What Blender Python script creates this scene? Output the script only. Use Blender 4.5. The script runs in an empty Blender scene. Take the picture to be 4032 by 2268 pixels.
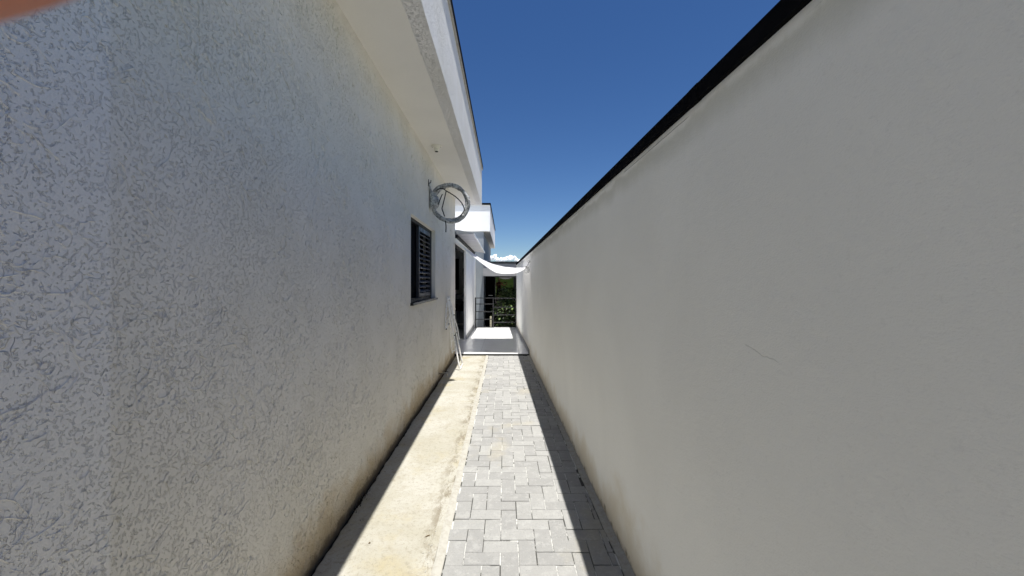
import bpy, bmesh, math, random
from mathutils import Vector, Matrix, noise
random.seed(7)
S = bpy.context.scene
COL = S.collection
R = math.radians

# ------------------------------------------------------------------ camera, sky, sun, exposure
cam_d = bpy.data.cameras.new('camera')
cam = bpy.data.objects.new('camera', cam_d); COL.objects.link(cam)
cam.location = (0, 0, 1.5); cam.rotation_euler = (R(90), 0, 0)
cam_d.sensor_width = 36; cam_d.lens = 36 * 1510 / 4032
cam_d.shift_x = 29 / 4032; cam_d.shift_y = -24 / 4032
cam_d.clip_start = 0.004; cam_d.clip_end = 9000
cam_d.dof.use_dof = True; cam_d.dof.focus_distance = 5.0; cam_d.dof.aperture_fstop = 17.0
S.camera = cam

TX, TY = 0.107, 0.20                       # shadow travel in -X and +Y per metre of height
SUN = Vector((TX, -TY, 1)).normalized()    # towards the sun
elev = math.asin(SUN.z); azim = math.atan2(SUN.x, SUN.y)
W = bpy.data.worlds.new("World"); S.world = W; W.use_nodes = True
wn = W.node_tree; bg = wn.nodes['Background']
sky = wn.nodes.new('ShaderNodeTexSky'); sky.sky_type = 'NISHITA'; sky.sun_disc = False
sky.sun_elevation = elev; sky.sun_rotation = azim
sky.altitude = 700; sky.air_density = 1.0; sky.dust_density = 0.1; sky.ozone_density = 5.0
hs_ = wn.nodes.new('ShaderNodeHueSaturation'); hs_.inputs['Saturation'].default_value = 1.19; hs_.inputs['Hue'].default_value = .507
wn.links.new(sky.outputs[0], hs_.inputs['Color']); wn.links.new(hs_.outputs[0], bg.inputs[0]); bg.inputs[1].default_value = 0.063
sd = bpy.data.lights.new('sun', 'SUN'); sd.energy = 5.0; sd.angle = R(0.5); sd.color = (1, 0.965, 0.90)
so = bpy.data.objects.new('sun', sd); COL.objects.link(so)
so.rotation_euler = SUN.to_track_quat('Z', 'Y').to_euler(); so.location = (0, 0, 30)
S.view_settings.view_transform = 'Standard'; S.view_settings.look = 'None'
S.view_settings.exposure = 0.66; S.view_settings.gamma = 1
S.render.engine = 'CYCLES'
S.cycles.max_bounces = 12; S.cycles.diffuse_bounces = 8

# ------------------------------------------------------------------ node helpers
def mat(name, col=(0.5, 0.5, 0.5), rough=0.8, spec=0.3, metal=0.0):
    m = bpy.data.materials.new(name); m.use_nodes = True
    b = m.node_tree.nodes['Principled BSDF']
    b.inputs['Base Color'].default_value = (*col, 1); b.inputs['Roughness'].default_value = rough
    b.inputs['Specular IOR Level'].default_value = spec; b.inputs['Metallic'].default_value = metal
    return m
class N:
    def __init__(s, m): s.m = m; s.t = m.node_tree; s.b = s.t.nodes['Principled BSDF']; s.co = None
    def coord(s):
        if s.co is None:
            g = s.t.nodes.new('ShaderNodeNewGeometry'); s.co = g.outputs['Position']
        return s.co
    def link(s, a, b): s.t.links.new(a, b)
    def setin(s, n, k, v):
        if hasattr(v, 'is_linked') or hasattr(v, 'links'): s.link(v, n.inputs[k])
        else: n.inputs[k].default_value = v
    def scaled(s, vec=(1, 1, 1), off=(0, 0, 0), src=None):
        n = s.t.nodes.new('ShaderNodeMapping'); s.link(src or s.coord(), n.inputs[0])
        n.inputs['Scale'].default_value = vec; n.inputs['Location'].default_value = off
        return n.outputs[0]
    def noise(s, scale, detail=2, rough=0.5, dist=0.0, vec=None, out=0):
        n = s.t.nodes.new('ShaderNodeTexNoise'); s.link(vec or s.coord(), n.inputs['Vector'])
        n.inputs['Scale'].default_value = scale; n.inputs['Detail'].default_value = detail
        n.inputs['Roughness'].default_value = rough; n.inputs['Distortion'].default_value = dist
        return n.outputs[out]
    def math(s, op, a, b=None, c=None, clamp=False):
        n = s.t.nodes.new('ShaderNodeMath'); n.operation = op; n.use_clamp = clamp
        s.setin(n, 0, a)
        if b is not None: s.setin(n, 1, b)
        if c is not None: s.setin(n, 2, c)
        return n.outputs[0]
    def ramp(s, v, a, b, lo=0.0, hi=1.0):
        n = s.t.nodes.new('ShaderNodeMapRange'); n.interpolation_type = 'SMOOTHSTEP'
        s.setin(n, 0, v); n.inputs[1].default_value = a; n.inputs[2].default_value = b
        n.inputs[3].default_value = lo; n.inputs[4].default_value = hi
        return n.outputs[0]
    def mix(s, f, a, b):
        n = s.t.nodes.new('ShaderNodeMix'); n.data_type = 'RGBA'
        s.setin(n, 0, f)
        for k, v in ((6, a), (7, b)):
            if isinstance(v, tuple): n.inputs[k].default_value = (*v, 1)
            else: s.link(v, n.inputs[k])
        return n.outputs[2]
    def sep(s):
        n = s.t.nodes.new('ShaderNodeSeparateXYZ'); s.link(s.coord(), n.inputs[0]); return n.outputs
    def base(s, v): s.link(v, s.b.inputs['Base Color'])
    def rough(s, v): s.link(v, s.b.inputs['Roughness'])
    def bump(s, h, dist=0.01, strength=1.0, prev=None):
        n = s.t.nodes.new('ShaderNodeBump'); n.inputs['Distance'].default_value = dist
        n.inputs['Strength'].default_value = strength; s.link(h, n.inputs['Height'])
        if prev is not None: s.link(prev, n.inputs['Normal'])
        s.link(n.outputs[0], s.b.inputs['Normal']); return n.outputs[0]

# ------------------------------------------------------------------ materials
def stucco(name, col, worm=1.0, dist=0.006, seam=False):
    m = mat(name, col, 0.75, 0.25); n = N(m)
    hs = None
    w = n.noise(2.2, 2, 0.5)
    calm = n.ramp(n.noise(3.1, 3, .6, .4), .30, .55, .45, 1)
    for sc, wd, off, mf, mlo, mhi, amp in ((13, .014, 0, .8, .61, .63, .7), (26, .025, 3.3, 1.1, .61, .63, .6),
                                        (44, .05, 8.1, 1.2, .61, .64, .55), (68, .08, 5.7, 1.1, .60, .64, .5), (105, .13, 2.7, .9, .57, .63, .55)):
        v = n.scaled((1, 1, 1), (off, off * 1.7, off * .6))
        a = n.noise(sc, 1.2, .5, .55, v)
        l = n.math('ABSOLUTE', n.math('SUBTRACT', a, .5))
        l = n.ramp(l, wd * .35, wd, 1, 0)
        mk = n.ramp(n.noise(sc * mf, 1.5, .6, 0, n.scaled((1, 1, 1), (off + 11, 2, 1))), mlo, mhi)
        l = n.math('MULTIPLY', l, mk)
        l = n.math('MULTIPLY', l, amp)
        if sc > 15: l = n.math('MULTIPLY', l, calm)
        hs = l if hs is None else n.math('MAXIMUM', hs, l)
    grain = n.noise(320, 2, .6)
    gr2 = n.noise(90, 3, .6)
    h = n.math('MULTIPLY', hs, -1.0 * worm)
    h = n.math('ADD', h, n.math('MULTIPLY', grain, .16))
    h = n.math('ADD', h, n.math('MULTIPLY', gr2, .30))
    z = n.sep()
    if seam:
        d = n.math('ABSOLUTE', n.math('SUBTRACT', n.math('ADD', z[1], n.math('MULTIPLY', n.noise(6, 3), .012)), .993))
        h = n.math('SUBTRACT', h, n.math('MULTIPLY', n.ramp(d, .0, .012, 1, 0), .10))
    n.bump(h, dist, 1.0)
    # weathering: blotches and splash-back dirt along the foot of the wall
    c = n.mix(n.ramp(n.noise(1.3, 5, .6, .3), .35, .7), col, (col[0] * .93, col[1] * .925, col[2] * .90))
    dirt = n.ramp(n.math('ADD', z[2], n.math('MULTIPLY', n.math('SUBTRACT', n.noise(3.5, 5, .65), .5), .55)), .0, .33, 1, 0)
    c = n.mix(n.math('MULTIPLY', dirt, .8), c, (.50, .38, .21))
    d2 = n.ramp(n.math('ADD', z[2], n.math('MULTIPLY', n.math('SUBTRACT', n.noise(14, 5, .7), .5), .16)), .0, .045, 1, 0)
    c = n.mix(n.math('MULTIPLY', d2, .7), c, (.16, .12, .08))
    spot = n.ramp(n.noise(2.6, 6, .7, 0, n.scaled((1, 1, 1.4), (4, 1, 7))), .70, .80)
    spot = n.math('MULTIPLY', spot, n.ramp(z[2], .05, .5, 1, 0))
    c = n.mix(spot, c, (.20, .13, .05))
    if seam:
        side = n.ramp(z[1], .985, .998, 1, 0)
        c = n.mix(n.math('MULTIPLY', side, .6), c, (.80, .79, .77))
    n.base(c); return m
M = {}
WHITE = (.75, .72, .655)
M['stucco'] = stucco('textured_white_render', WHITE, 1.0, .0070, True)
M['stucco_fine'] = stucco('fine_white_render', (.86, .86, .86), 1.6, .024)

def plaster(name, col, kind=''):
    m = mat(name, col, 0.8, 0.2); n = N(m); z = n.sep()
    v = n.scaled((1, 1.0, 1.6))
    g = n.noise(150, 4, .65, .2, v); g2 = n.noise(22, 3, .6, .4, v); g3 = n.noise(2.0, 3, .5)
    pits = n.ramp(n.noise(38, 2, .5, 0, n.scaled((1, 1, .8), (3, 3, 3))), .735, .78, 0, 1)
    h = n.math('ADD', n.math('MULTIPLY', g, .45), n.math('MULTIPLY', g2, .5))
    h = n.math('ADD', h, n.math('MULTIPLY', g3, 1.5))
    h = n.math('SUBTRACT', h, n.math('MULTIPLY', pits, .12))
    c = n.mix(n.ramp(n.noise(1.1, 4, .55, .5, n.scaled((1, 1, .8))), .35, .68), col, tuple(x * .95 for x in col))
    c = n.mix(n.math('MULTIPLY', n.ramp(n.noise(55, 3, .7), .56, .72), .2), c, tuple(x * .78 for x in col))
    if kind == 'boundary':
        # hairline cracks
        def crack(y0, z0, sl, L, amp):
            wob = n.math('MULTIPLY', n.math('SUBTRACT', n.noise(7, 4, .55), .5), amp)
            ln = n.math('SUBTRACT', n.math('ADD', z[2], wob), n.math('MULTIPLY_ADD', z[1], sl, z0 - sl * y0))
            ln = n.ramp(n.math('ABSOLUTE', ln), .0003, .0016, 1, 0)
            seg = n.ramp(n.math('ABSOLUTE', n.math('SUBTRACT', z[1], y0)), L * .8, L, 1, 0)
            return n.math('MULTIPLY', ln, seg)
        ck = crack(1.03, 1.31, .22, .07, .07)
        ck2 = crack(1.9, 1.02, -.9, .15, .2)
        ck = n.math('MAXIMUM', ck, n.math('MULTIPLY', ck2, .0))
        h = n.math('SUBTRACT', h, n.math('MULTIPLY', ck, .35))
        c = n.mix(n.math('MULTIPLY', ck, .35), c, (.45, .45, .42))
        # rain streak grime under the coping
        topz = n.math('MULTIPLY_ADD', z[1], -.008, 2.14)
        dz = n.math('SUBTRACT', topz, z[2])
        wv = n.math('MULTIPLY', n.math('SUBTRACT', n.noise(5, 5, .6, 0, n.scaled((1, 1, .25))), .5), .10)
        gz = n.math('ADD', dz, wv)
        band = n.math('MULTIPLY', n.ramp(gz, .02, .05, 0, 1), n.ramp(gz, .05, .16, 1, 0))
        c = n.mix(n.math('MULTIPLY', band, .36), c, (.40, .39, .29))
        cr = n.ramp(n.math('ABSOLUTE', n.math('SUBTRACT', n.math('ADD', dz, n.math('MULTIPLY', n.noise(20, 4), .004)), .022)), .0004, .0016, 1, 0)
        cr = n.math('MULTIPLY', cr, n.ramp(n.noise(1.3, 2), .42, .5))
        c = n.mix(cr, c, (.22, .21, .19)); h = n.math('SUBTRACT', h, cr)
        dirt = n.ramp(n.math('ADD', z[2], n.math('MULTIPLY', n.math('SUBTRACT', n.noise(2.6, 5, .6), .5), .8)), .0, .34, 1, 0)
        c = n.mix(n.math('MULTIPLY', dirt, .5), c, (.60, .49, .30))
        d2 = n.ramp(n.math('ADD', z[2], n.math('MULTIPLY', n.math('SUBTRACT', n.noise(11, 6, .75), .5), .22)), -.01, .05, 1, 0)
        c = n.mix(n.math('MULTIPLY', d2, .75), c, (.17, .14, .09))
    n.bump(h, .0028, 1.0)
    n.base(c); return m
M['boundary'] = plaster('smooth_cream_plaster', (.92, .915, .875), 'boundary')
M['plaster'] = plaster('smooth_white_plaster', (.91, .91, .905))
M['soffit'] = plaster('soffit_paint', (.80, .785, .745))
M['shaded_plaster'] = plaster('shade_tinted_plaster', (.27, .30, .33))  # rear wing plaster, its shade painted in as a darker, bluer colour
M['rear_plaster'] = plaster('grey_rear_plaster', (.33, .33, .335))

m = M['black'] = mat('black_painted_metal', (.006, .006, .008), .5, .25)
n = N(m); n.rough(n.ramp(n.noise(30, 3), .3, .7, .42, .65)); n.bump(n.noise(6, 2), .002, .3)
m = M['black_matte'] = mat('dark_flashing', (.010, .010, .012), .9, .02); n = N(m); n.base(n.mix(n.noise(12, 4), (.004, .004, .005), (.009, .009, .010)))
m = M['slat'] = mat('black_enamel_shutter', (.045, .045, .052), .42, .45); n = N(m); n.rough(n.ramp(n.noise(14, 3), .3, .7, .3, .55))
m = M['granite'] = mat('black_granite', (.02, .02, .02), .25, .5); n = N(m); n.base(n.mix(n.ramp(n.noise(400, 2), .5, .7), (.012, .012, .013), (.08, .08, .08)))
m = M['aluminium'] = mat('dull_aluminium', (.62, .62, .62), .42, .5, .0); n = N(m); n.rough(n.ramp(n.noise(60, 3), .3, .7, .28, .5)); n.base(n.mix(n.ramp(n.noise(25, 4), .5, .75), (.85, .85, .84), (.62, .61, .58)))
m = M['chrome'] = mat('weathered_chrome', (.45, .44, .42), .3, .5, 1); n = N(m); n.base(n.mix(n.noise(90, 3), (.5, .49, .46), (.22, .18, .13)))
m = M['white_plastic'] = mat('aged_white_plastic', (.78, .77, .70), .4, .4); n = N(m); n.base(n.mix(n.noise(40, 3), (.8, .79, .74), (.7, .68, .6)))
m = M['dark_hole'] = mat('dark_socket', (.02, .02, .02), .7, .2); n = N(m); n.base(n.mix(n.noise(50), (.015, .015, .015), (.04, .035, .03)))

# concrete strip
m = M['concrete'] = mat('sandy_concrete', (.5, .47, .4), .9, .15); n = N(m)
c = n.mix(n.ramp(n.noise(2.0, 5, .6, .4), .35, .68), (.345, .33, .275), (.41, .40, .36))
c = n.mix(n.math('MULTIPLY', n.ramp(n.noise(1.6, 5, .65, 0, n.scaled((1, 1, 1), (7, 2, 0))), .50, .66), .6), c, (.36, .31, .185))
c = n.mix(n.math('MULTIPLY', n.ramp(n.noise(9, 6, .75), .52, .66), .5), c, (.28, .255, .20))
c = n.mix(n.math('MULTIPLY', n.ramp(n.noise(34, 6, .85), .50, .64), .55), c, (.21, .19, .145))
c = n.mix(n.math('MULTIPLY', n.ramp(n.noise(140, 3, .7), .56, .70), .5), c, (.17, .155, .13))
xe = n.math('MULTIPLY', n.ramp(n.sep()[0], -.52, -.40), n.ramp(n.noise(12, 6, .8, 0, n.scaled((1, .35, 1))), .46, .6))
c = n.mix(n.math('MULTIPLY', xe, .955), c, (.20, .175, .13))
n.base(c)
h = n.math('ADD', n.math('MULTIPLY', n.noise(160, 5, .75), .6), n.math('MULTIPLY', n.noise(14, 4, .6), 1.4)); n.bump(h, .004, 1)
# kerb
m = M['kerb'] = mat('cement_edging', (.56, .53, .46), .9, .15); n = N(m)
n.base(n.mix(n.ramp(n.noise(22, 5, .7), .4, .65), (.39, .38, .345), (.33, .315, .275))); n.bump(n.noise(70, 5, .7), .004, 1)
# paver
m = M['paver'] = mat('grey_concrete_paver', (.4, .4, .4), .88, .15); n = N(m)
at = n.t.nodes.new('ShaderNodeAttribute'); at.attribute_name = 'tone'
c = n.mix(n.ramp(at.outputs['Fac'], 0, 1), (.275, .275, .27), (.325, .325, .317))
c = n.mix(n.math('MULTIPLY', n.ramp(n.noise(14, 6, .75), .47, .66), .4), c, (.43, .43, .42))
c = n.mix(n.math('MULTIPLY', n.ramp(n.noise(75, 5, .8), .53, .67), .5), c, (.20, .20, .198))
c = n.mix(n.math('MULTIPLY', n.ramp(n.noise(45, 4, .75, 0, n.scaled((1, 1, 1), (9, 4, 1))), .62, .70), .5), c, (.50, .50, .48))
c = n.mix(n.math('MULTIPLY', n.ramp(n.noise(1.7, 4, .6, 0, n.scaled((1, 1, 1), (2, 5, 1))), .58, .70), .3), c, (.38, .34, .24))
n.base(c); h = n.math('ADD', n.noise(200, 5, .8), n.math('MULTIPLY', n.noise(40, 4), 1.0)); n.bump(h, .004, 1)
m = M['joint'] = mat('joint_mortar', (.4, .4, .39), .95, .1); n = N(m)
n.base(n.mix(n.ramp(n.noise(4.5, 5, .7), .47, .56), (.07, .07, .065), (.55, .55, .53))); n.bump(n.noise(120, 4), .004, 1)
m = M['soil'] = mat('dark_soil', (.04, .035, .03), 1, .1); n = N(m); n.base(n.mix(n.noise(60, 4), (.02, .017, .014), (.09, .075, .055))); n.bump(n.noise(50, 5), .01, 1)
# terrace tile
m = M['tile'] = mat('polished_porcelain_tile', (.6, .6, .6), .12, .5); n = N(m)
z = n.sep()
def joints(axis, step, off):
    f = n.math('FRACT', n.math('DIVIDE', n.math('ADD', z[axis], 50 + off), step))
    return n.ramp(n.math('ABSOLUTE', n.math('SUBTRACT', f, .5)), .497, .4985)
j = n.math('MAXIMUM', joints(0, .80, .10), joints(1, .80, .35))
c = n.mix(n.noise(1.2, 4, .5, .4), (.82, .825, .83), (.86, .86, .855))
c = n.mix(n.math('MULTIPLY', n.ramp(n.noise(6, 4, .6), .55, .7), .15), c, (.5, .49, .46))
n.base(n.mix(j, c, (.42, .42, .41))); n.rough(n.ramp(n.noise(3, 3, .5), .3, .7, .10, .18))
m = M['skirting'] = mat('grey_stone_skirting', (.34, .34, .34), .35, .4); n = N(m); n.base(n.mix(n.noise(8, 5), (.17, .17, .175), (.24, .24, .24)))
# sail fabric
m = M['sail'] = mat('white_shade_fabric', (.86, .86, .88), .8, .1); n = N(m)
tr = n.t.nodes.new('ShaderNodeBsdfTranslucent'); tr.inputs[0].default_value = (.93, .93, .95, 1)
mx = n.t.nodes.new('ShaderNodeMixShader'); mx.inputs[0].default_value = .6
out = n.t.nodes['Material Output']
n.link(n.b.outputs[0], mx.inputs[1]); n.link(tr.outputs[0], mx.inputs[2]); n.link(mx.outputs[0], out.inputs[0])
n.bump(n.noise(5, 3, .5, .5, n.scaled((3, 1, 1))), .02, .6)
m = M['awning'] = mat('pale_grey_awning', (.66, .65, .66), .7, .2); n = N(m)
n.base(n.mix(n.ramp(n.noise(7, 3, .6, .3, n.scaled((.2, 3, 1))), .35, .65), (.70, .69, .70), (.55, .54, .54)))
m = M['rim'] = mat('white_vinyl_rim', (.88, .88, .88), .4, .4); n = N(m); n.base(n.mix(n.noise(20), (.9, .9, .9), (.84, .84, .83)))
m = M['film'] = mat('grey_translucent_hose', (.36, .37, .37), .25, .5); n = N(m)
n.base(n.mix(n.ramp(n.noise(16, 5, .7, .6), .4, .62), (.26, .265, .27), (.60, .61, .61))); n.rough(n.ramp(n.noise(40, 3), .3, .7, .12, .4))
n.b.inputs['Transmission Weight'].default_value = .25; n.bump(n.noise(45, 4, .6, .5), .008, 1)
m = M['cable'] = mat('black_rubber_cable', (.008, .008, .008), .5, .3); n = N(m); n.base(n.mix(n.noise(30), (.005, .005, .005), (.014, .014, .014)))
m = M['glass'] = mat('tinted_mirror_glass', (.006, .007, .007), .02, .5); n = N(m)
n.b.inputs['IOR'].default_value = 1.9
n.bump(n.noise(.9, 1), .004, .3)
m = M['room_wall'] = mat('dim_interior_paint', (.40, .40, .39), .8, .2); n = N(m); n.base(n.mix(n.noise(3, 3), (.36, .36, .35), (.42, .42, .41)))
m = M['grey_panel'] = mat('grey_cabinet_panel', (.22, .23, .24), .5, .3); n = N(m); n.base(n.mix(n.noise(3, 3), (.09, .095, .10), (.14, .145, .15)))
m = M['leaf'] = mat('glossy_green_leaf', (.06, .11, .03), .38, .5); n = N(m)
at = n.t.nodes.new('ShaderNodeAttribute'); at.attribute_name = 'tone'
n.base(n.mix(at.outputs['Fac'], (.010, .03, .007), (.14, .20, .06)))
m = M['bark'] = mat('brown_bark', (.10, .07, .045), .9, .1); n = N(m); n.base(n.mix(n.noise(20, 4, .6, 0, n.scaled((1, 1, .2))), (.06, .045, .03), (.16, .12, .08)))
m = M['dry_leaf'] = mat('dry_leaf', (.12, .08, .04), .8, .2); n = N(m); n.base(n.mix(n.noise(90), (.05, .035, .02), (.18, .12, .06)))
m = M['grass'] = mat('lawn', (.07, .12, .03), .95, .1); n = N(m)
n.base(n.mix(n.ramp(n.noise(.25, 6, .7), .35, .65), (.055, .12, .02), (.13, .19, .04))); n.bump(n.noise(3, 6, .8), .1, 1)
m = M['yard'] = mat('pale_yard', (.22, .20, .17), .95, .1); n = N(m); n.base(n.mix(n.ramp(n.noise(.8, 6, .7), .35, .65), (.30, .285, .26), (.38, .365, .34))); n.bump(n.noise(5, 6, .8), .03, 1)  # ground tone kept pale to bounce extra light into the passage
m = M['cloud'] = mat('cloud_white_glow', (.92, .92, .93), 1, 0); n = N(m); n.b.inputs['Emission Color'].default_value = (.85, .92, 1, 1); n.b.inputs['Emission Strength'].default_value = .33; n.bump(n.noise(.05, 6, .7), 6, 1)  # weak emission added to whiten the clouds' shaded undersides
m = M['cream_post'] = mat('cream_painted_post', (.6, .56, .42), .8, .2); n = N(m); n.base(n.mix(n.noise(10, 4), (.62, .58, .45), (.4, .37, .26)))
m = M['dark_steel'] = mat('steel_bar_paint', (.02, .02, .023), .38, .5); n = N(m); n.rough(n.ramp(n.noise(30, 3), .3, .7, .3, .5))  # one even near-black paint for railing and stool legs
m = M['skin'] = mat('skin', (.50, .25, .17), .5, .3); n = N(m); n.base(n.mix(n.noise(60, 4), (.52, .26, .18), (.45, .21, .14))); n.b.inputs['Subsurface Weight'].default_value = .1
m = M['shirt'] = mat('dark_red_cloth', (.16, .03, .03), .9, .1); n = N(m); n.base(n.mix(n.noise(14), (.18, .035, .03), (.11, .02, .02)))
m = M['shorts'] = mat('black_cloth', (.012, .012, .015), .9, .1); n = N(m); n.base(n.mix(n.noise(14), (.01, .01, .012), (.02, .02, .024)))
m = M['hair'] = mat('dark_hair', (.02, .015, .012), .6, .3); n = N(m); n.bump(n.noise(200, 2), .003, 1)

# ------------------------------------------------------------------ mesh helpers
class MB:
    def __init__(s): s.bm = bmesh.new(); s.tone = None
    def box(s, x0, x1, y0, y1, z0, z1, bev=0.0, rot=None):
        r = bmesh.ops.create_cube(s.bm, size=1)
        c = Vector(((x0 + x1) / 2, (y0 + y1) / 2, (z0 + z1) / 2)); d = (x1 - x0, y1 - y0, z1 - z0)
        for v in r['verts']:
            v.co = Vector((v.co.x * d[0], v.co.y * d[1], v.co.z * d[2]))
            if rot: v.co = rot @ v.co
            v.co += c
        if bev:
            es = list({e for v in r['verts'] for e in v.link_edges})
            bmesh.ops.bevel(s.bm, geom=es, offset=bev, segments=2, affect='EDGES', profile=.5)
        return s
    def hexa(s, pts):   # 8 corner points: bottom 4 ccw, top 4 ccw
        v = [s.bm.verts.new(p) for p in pts]
        for f in ((3, 2, 1, 0), (4, 5, 6, 7), (0, 1, 5, 4), (1, 2, 6, 5), (2, 3, 7, 6), (3, 0, 4, 7)):
            s.bm.faces.new([v[i] for i in f])
        return s
    def tube(s, pts, r, seg=10, rs=None, closed=False, cap=True):
        pts = [Vector(p) for p in pts]; rings = []; nP = len(pts); prev = None
        for i, p in enumerate(pts):
            if closed: t = pts[(i + 1) % nP] - pts[i - 1]
            else: t = pts[min(i + 1, nP - 1)] - pts[max(i - 1, 0)]
            t.normalize()
            if prev is None:
                a = Vector((0, 0, 1)) if abs(t.z) < .9 else Vector((1, 0, 0)); u = t.cross(a).normalized()
            else:
                u = (prev - t * prev.dot(t)).normalized()
            prev = u; w = t.cross(u)
            rr = rs[i] if rs else r
            rings.append([s.bm.verts.new(p + (u * math.cos(k / seg * 2 * math.pi) + w * math.sin(k / seg * 2 * math.pi)) * rr) for k in range(seg)])
        rng = range(nP if closed else nP - 1)
        for i in rng:
            a, b = rings[i], rings[(i + 1) % nP]
            for k in range(seg): s.bm.faces.new((a[k], a[(k + 1) % seg], b[(k + 1) % seg], b[k]))
        if cap and not closed:
            s.bm.faces.new(rings[0][::-1]); s.bm.faces.new(rings[-1])
        return s
    def lathe(s, c, prof, seg=24, axis='Z'):
        rings = []
        for r, h in prof:
            ring = []
            for k in range(seg):
                a = k / seg * 2 * math.pi
                p = Vector((r * math.cos(a), r * math.sin(a), h))
                if axis == 'X': p = Vector((p.z, p.x, p.y))
                ring.append(s.bm.verts.new(Vector(c) + p))
            rings.append(ring)
        for a, b in zip(rings, rings[1:]):
            for k in range(seg): s.bm.faces.new((a[k], a[(k + 1) % seg], b[(k + 1) % seg], b[k]))
        s.bm.faces.new(rings[0][::-1]); s.bm.faces.new(rings[-1])
        return s
    def build(s, name, m, parent=None, smooth=False, fix=True):
        if fix: bmesh.ops.recalc_face_normals(s.bm, faces=s.bm.faces)
        me = bpy.data.meshes.new(name); s.bm.to_mesh(me); s.bm.free(); me.materials.append(m)
        if smooth:
            for p in me.polygons: p.use_smooth = True
        o = bpy.data.objects.new(name, me); COL.objects.link(o)
        if parent:
            o.parent = parent
            o.matrix_parent_inverse = Matrix.Translation(parent.location).inverted()
        return o
def tag(o, label=None, cat=None, group=None, kind=None):
    if label: o['label'] = label
    if cat: o['category'] = cat
    if group: o['group'] = group
    if kind: o['kind'] = kind
    return o
def thing(name, loc, label, cat, group=None):
    o = bpy.data.objects.new(name, None); o.empty_display_size = .1; COL.objects.link(o); o.location = loc
    return tag(o, label, cat, group)
def smooth_curve(pts, n=8):
    pts = [Vector(p) for p in pts]; out = []
    for i in range(len(pts) - 1):
        p0 = pts[max(i - 1, 0)]; p1 = pts[i]; p2 = pts[i + 1]; p3 = pts[min(i + 2, len(pts) - 1)]
        for k in range(n):
            t = k / n
            out.append(.5 * ((2 * p1) + (p2 - p0) * t + (2 * p0 - 5 * p1 + 4 * p2 - p3) * t * t + (3 * p1 - p0 - 3 * p2 + p3) * t ** 3))
    out.append(pts[-1]); return out

BACK = -3.5                       # how far the passage runs behind the camera
XL = -1.02                        # house wall face
def XR(y): return .715 - .027 * y # boundary wall face
def ZR(y): return 2.14 - .008 * y # its top

# ------------------------------------------------------------------ ground
b = MB()
xs = [-900, -300, -100, -40, -15, -5, 0, 5, 15, 40, 100, 300, 900]; ys = [-900, -300, -140, -80, -50, -35, -25, -18, -12, -6, 0, 10, 30, 100, 300, 900]
def gz(x, y): return -.55
g = [[b.bm.verts.new((x, y, gz(x, y))) for x in xs] for y in ys]
for i in range(len(ys) - 1):
    for k in range(len(xs) - 1): b.bm.faces.new((g[i][k], g[i][k + 1], g[i + 1][k + 1], g[i + 1][k]))
tag(b.build('ground', M['yard'], smooth=True), kind='structure')
b = MB(); xs = [-160 + 16 * i for i in range(21)]; ys = [-22 - 9 * i for i in range(12)]
g = [[b.bm.verts.new((x, y, -.55 + (-y - 22) * .17 + .9 * math.sin(x * .06) * min(1, (-y - 22) / 20) + .02)) for x in xs] for y in ys]
for i in range(len(ys) - 1):
    for k in range(len(xs) - 1): b.bm.faces.new((g[i][k], g[i][k + 1], g[i + 1][k + 1], g[i + 1][k]))
tag(b.build('hill', M['grass'], smooth=True), kind='structure')

# soil under the passage
tag(MB().box(-1.3, .85, BACK - 1, 7.8, -.45, -.045).build('soil', M['soil']), kind='structure')
# concrete strip with a broken edge towards the house wall
b = MB(); top = []; N_ = 420
for i in range(N_ + 1):
    y = BACK + (7.80 - BACK) * i / N_
    e = -.988 + .020 * noise.noise((y * 2.3, 1, 0)) + .011 * noise.noise((y * 14, 2, 0)) + .006 * noise.noise((y * 45, 5, 0))
    e = max(e, -1.012)
    zt = .0 + .004 * noise.noise((y * 6, 3, 0))
    row = []
    for k, (x, z) in enumerate([(e, -.042), (e + .004, zt - .006), (e + .012, zt), (-.80, 0), (-.60, 0), (-.379, 0), (-.379, -.042)]):
        row.append(b.bm.verts.new((x, y, z)))
    top.append(row)
for a, c in zip(top, top[1:]):
    for k in range(6): b.bm.faces.new((a[k], a[k + 1], c[k + 1], c[k]))
tag(b.build('concrete_strip', M['concrete']), kind='structure')
# cement edging between the concrete and the pavers
b = MB(); top = []
for i in range(181):
    y = BACK + (7.80 - BACK) * i / 180
    w1 = .003 * noise.noise((y * 5, 9, 0)); w2 = .005 * noise.noise((y * 7, 19, 0))
    top.append([b.bm.verts.new(p) for p in ((-.378, y, -.04), (-.378 + w1, y, .004), (-.36, y, .007), (-.345 + w2, y, .005), (-.326 + w2 * .4, y, -.001), (-.324 + w2 * .4, y, -.04))])
for a, c in zip(top, top[1:]):
    for k in range(5): b.bm.faces.new((a[k], a[k + 1], c[k + 1], c[k]))
tag(b.build('kerb', M['kerb']), kind='structure')
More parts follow.
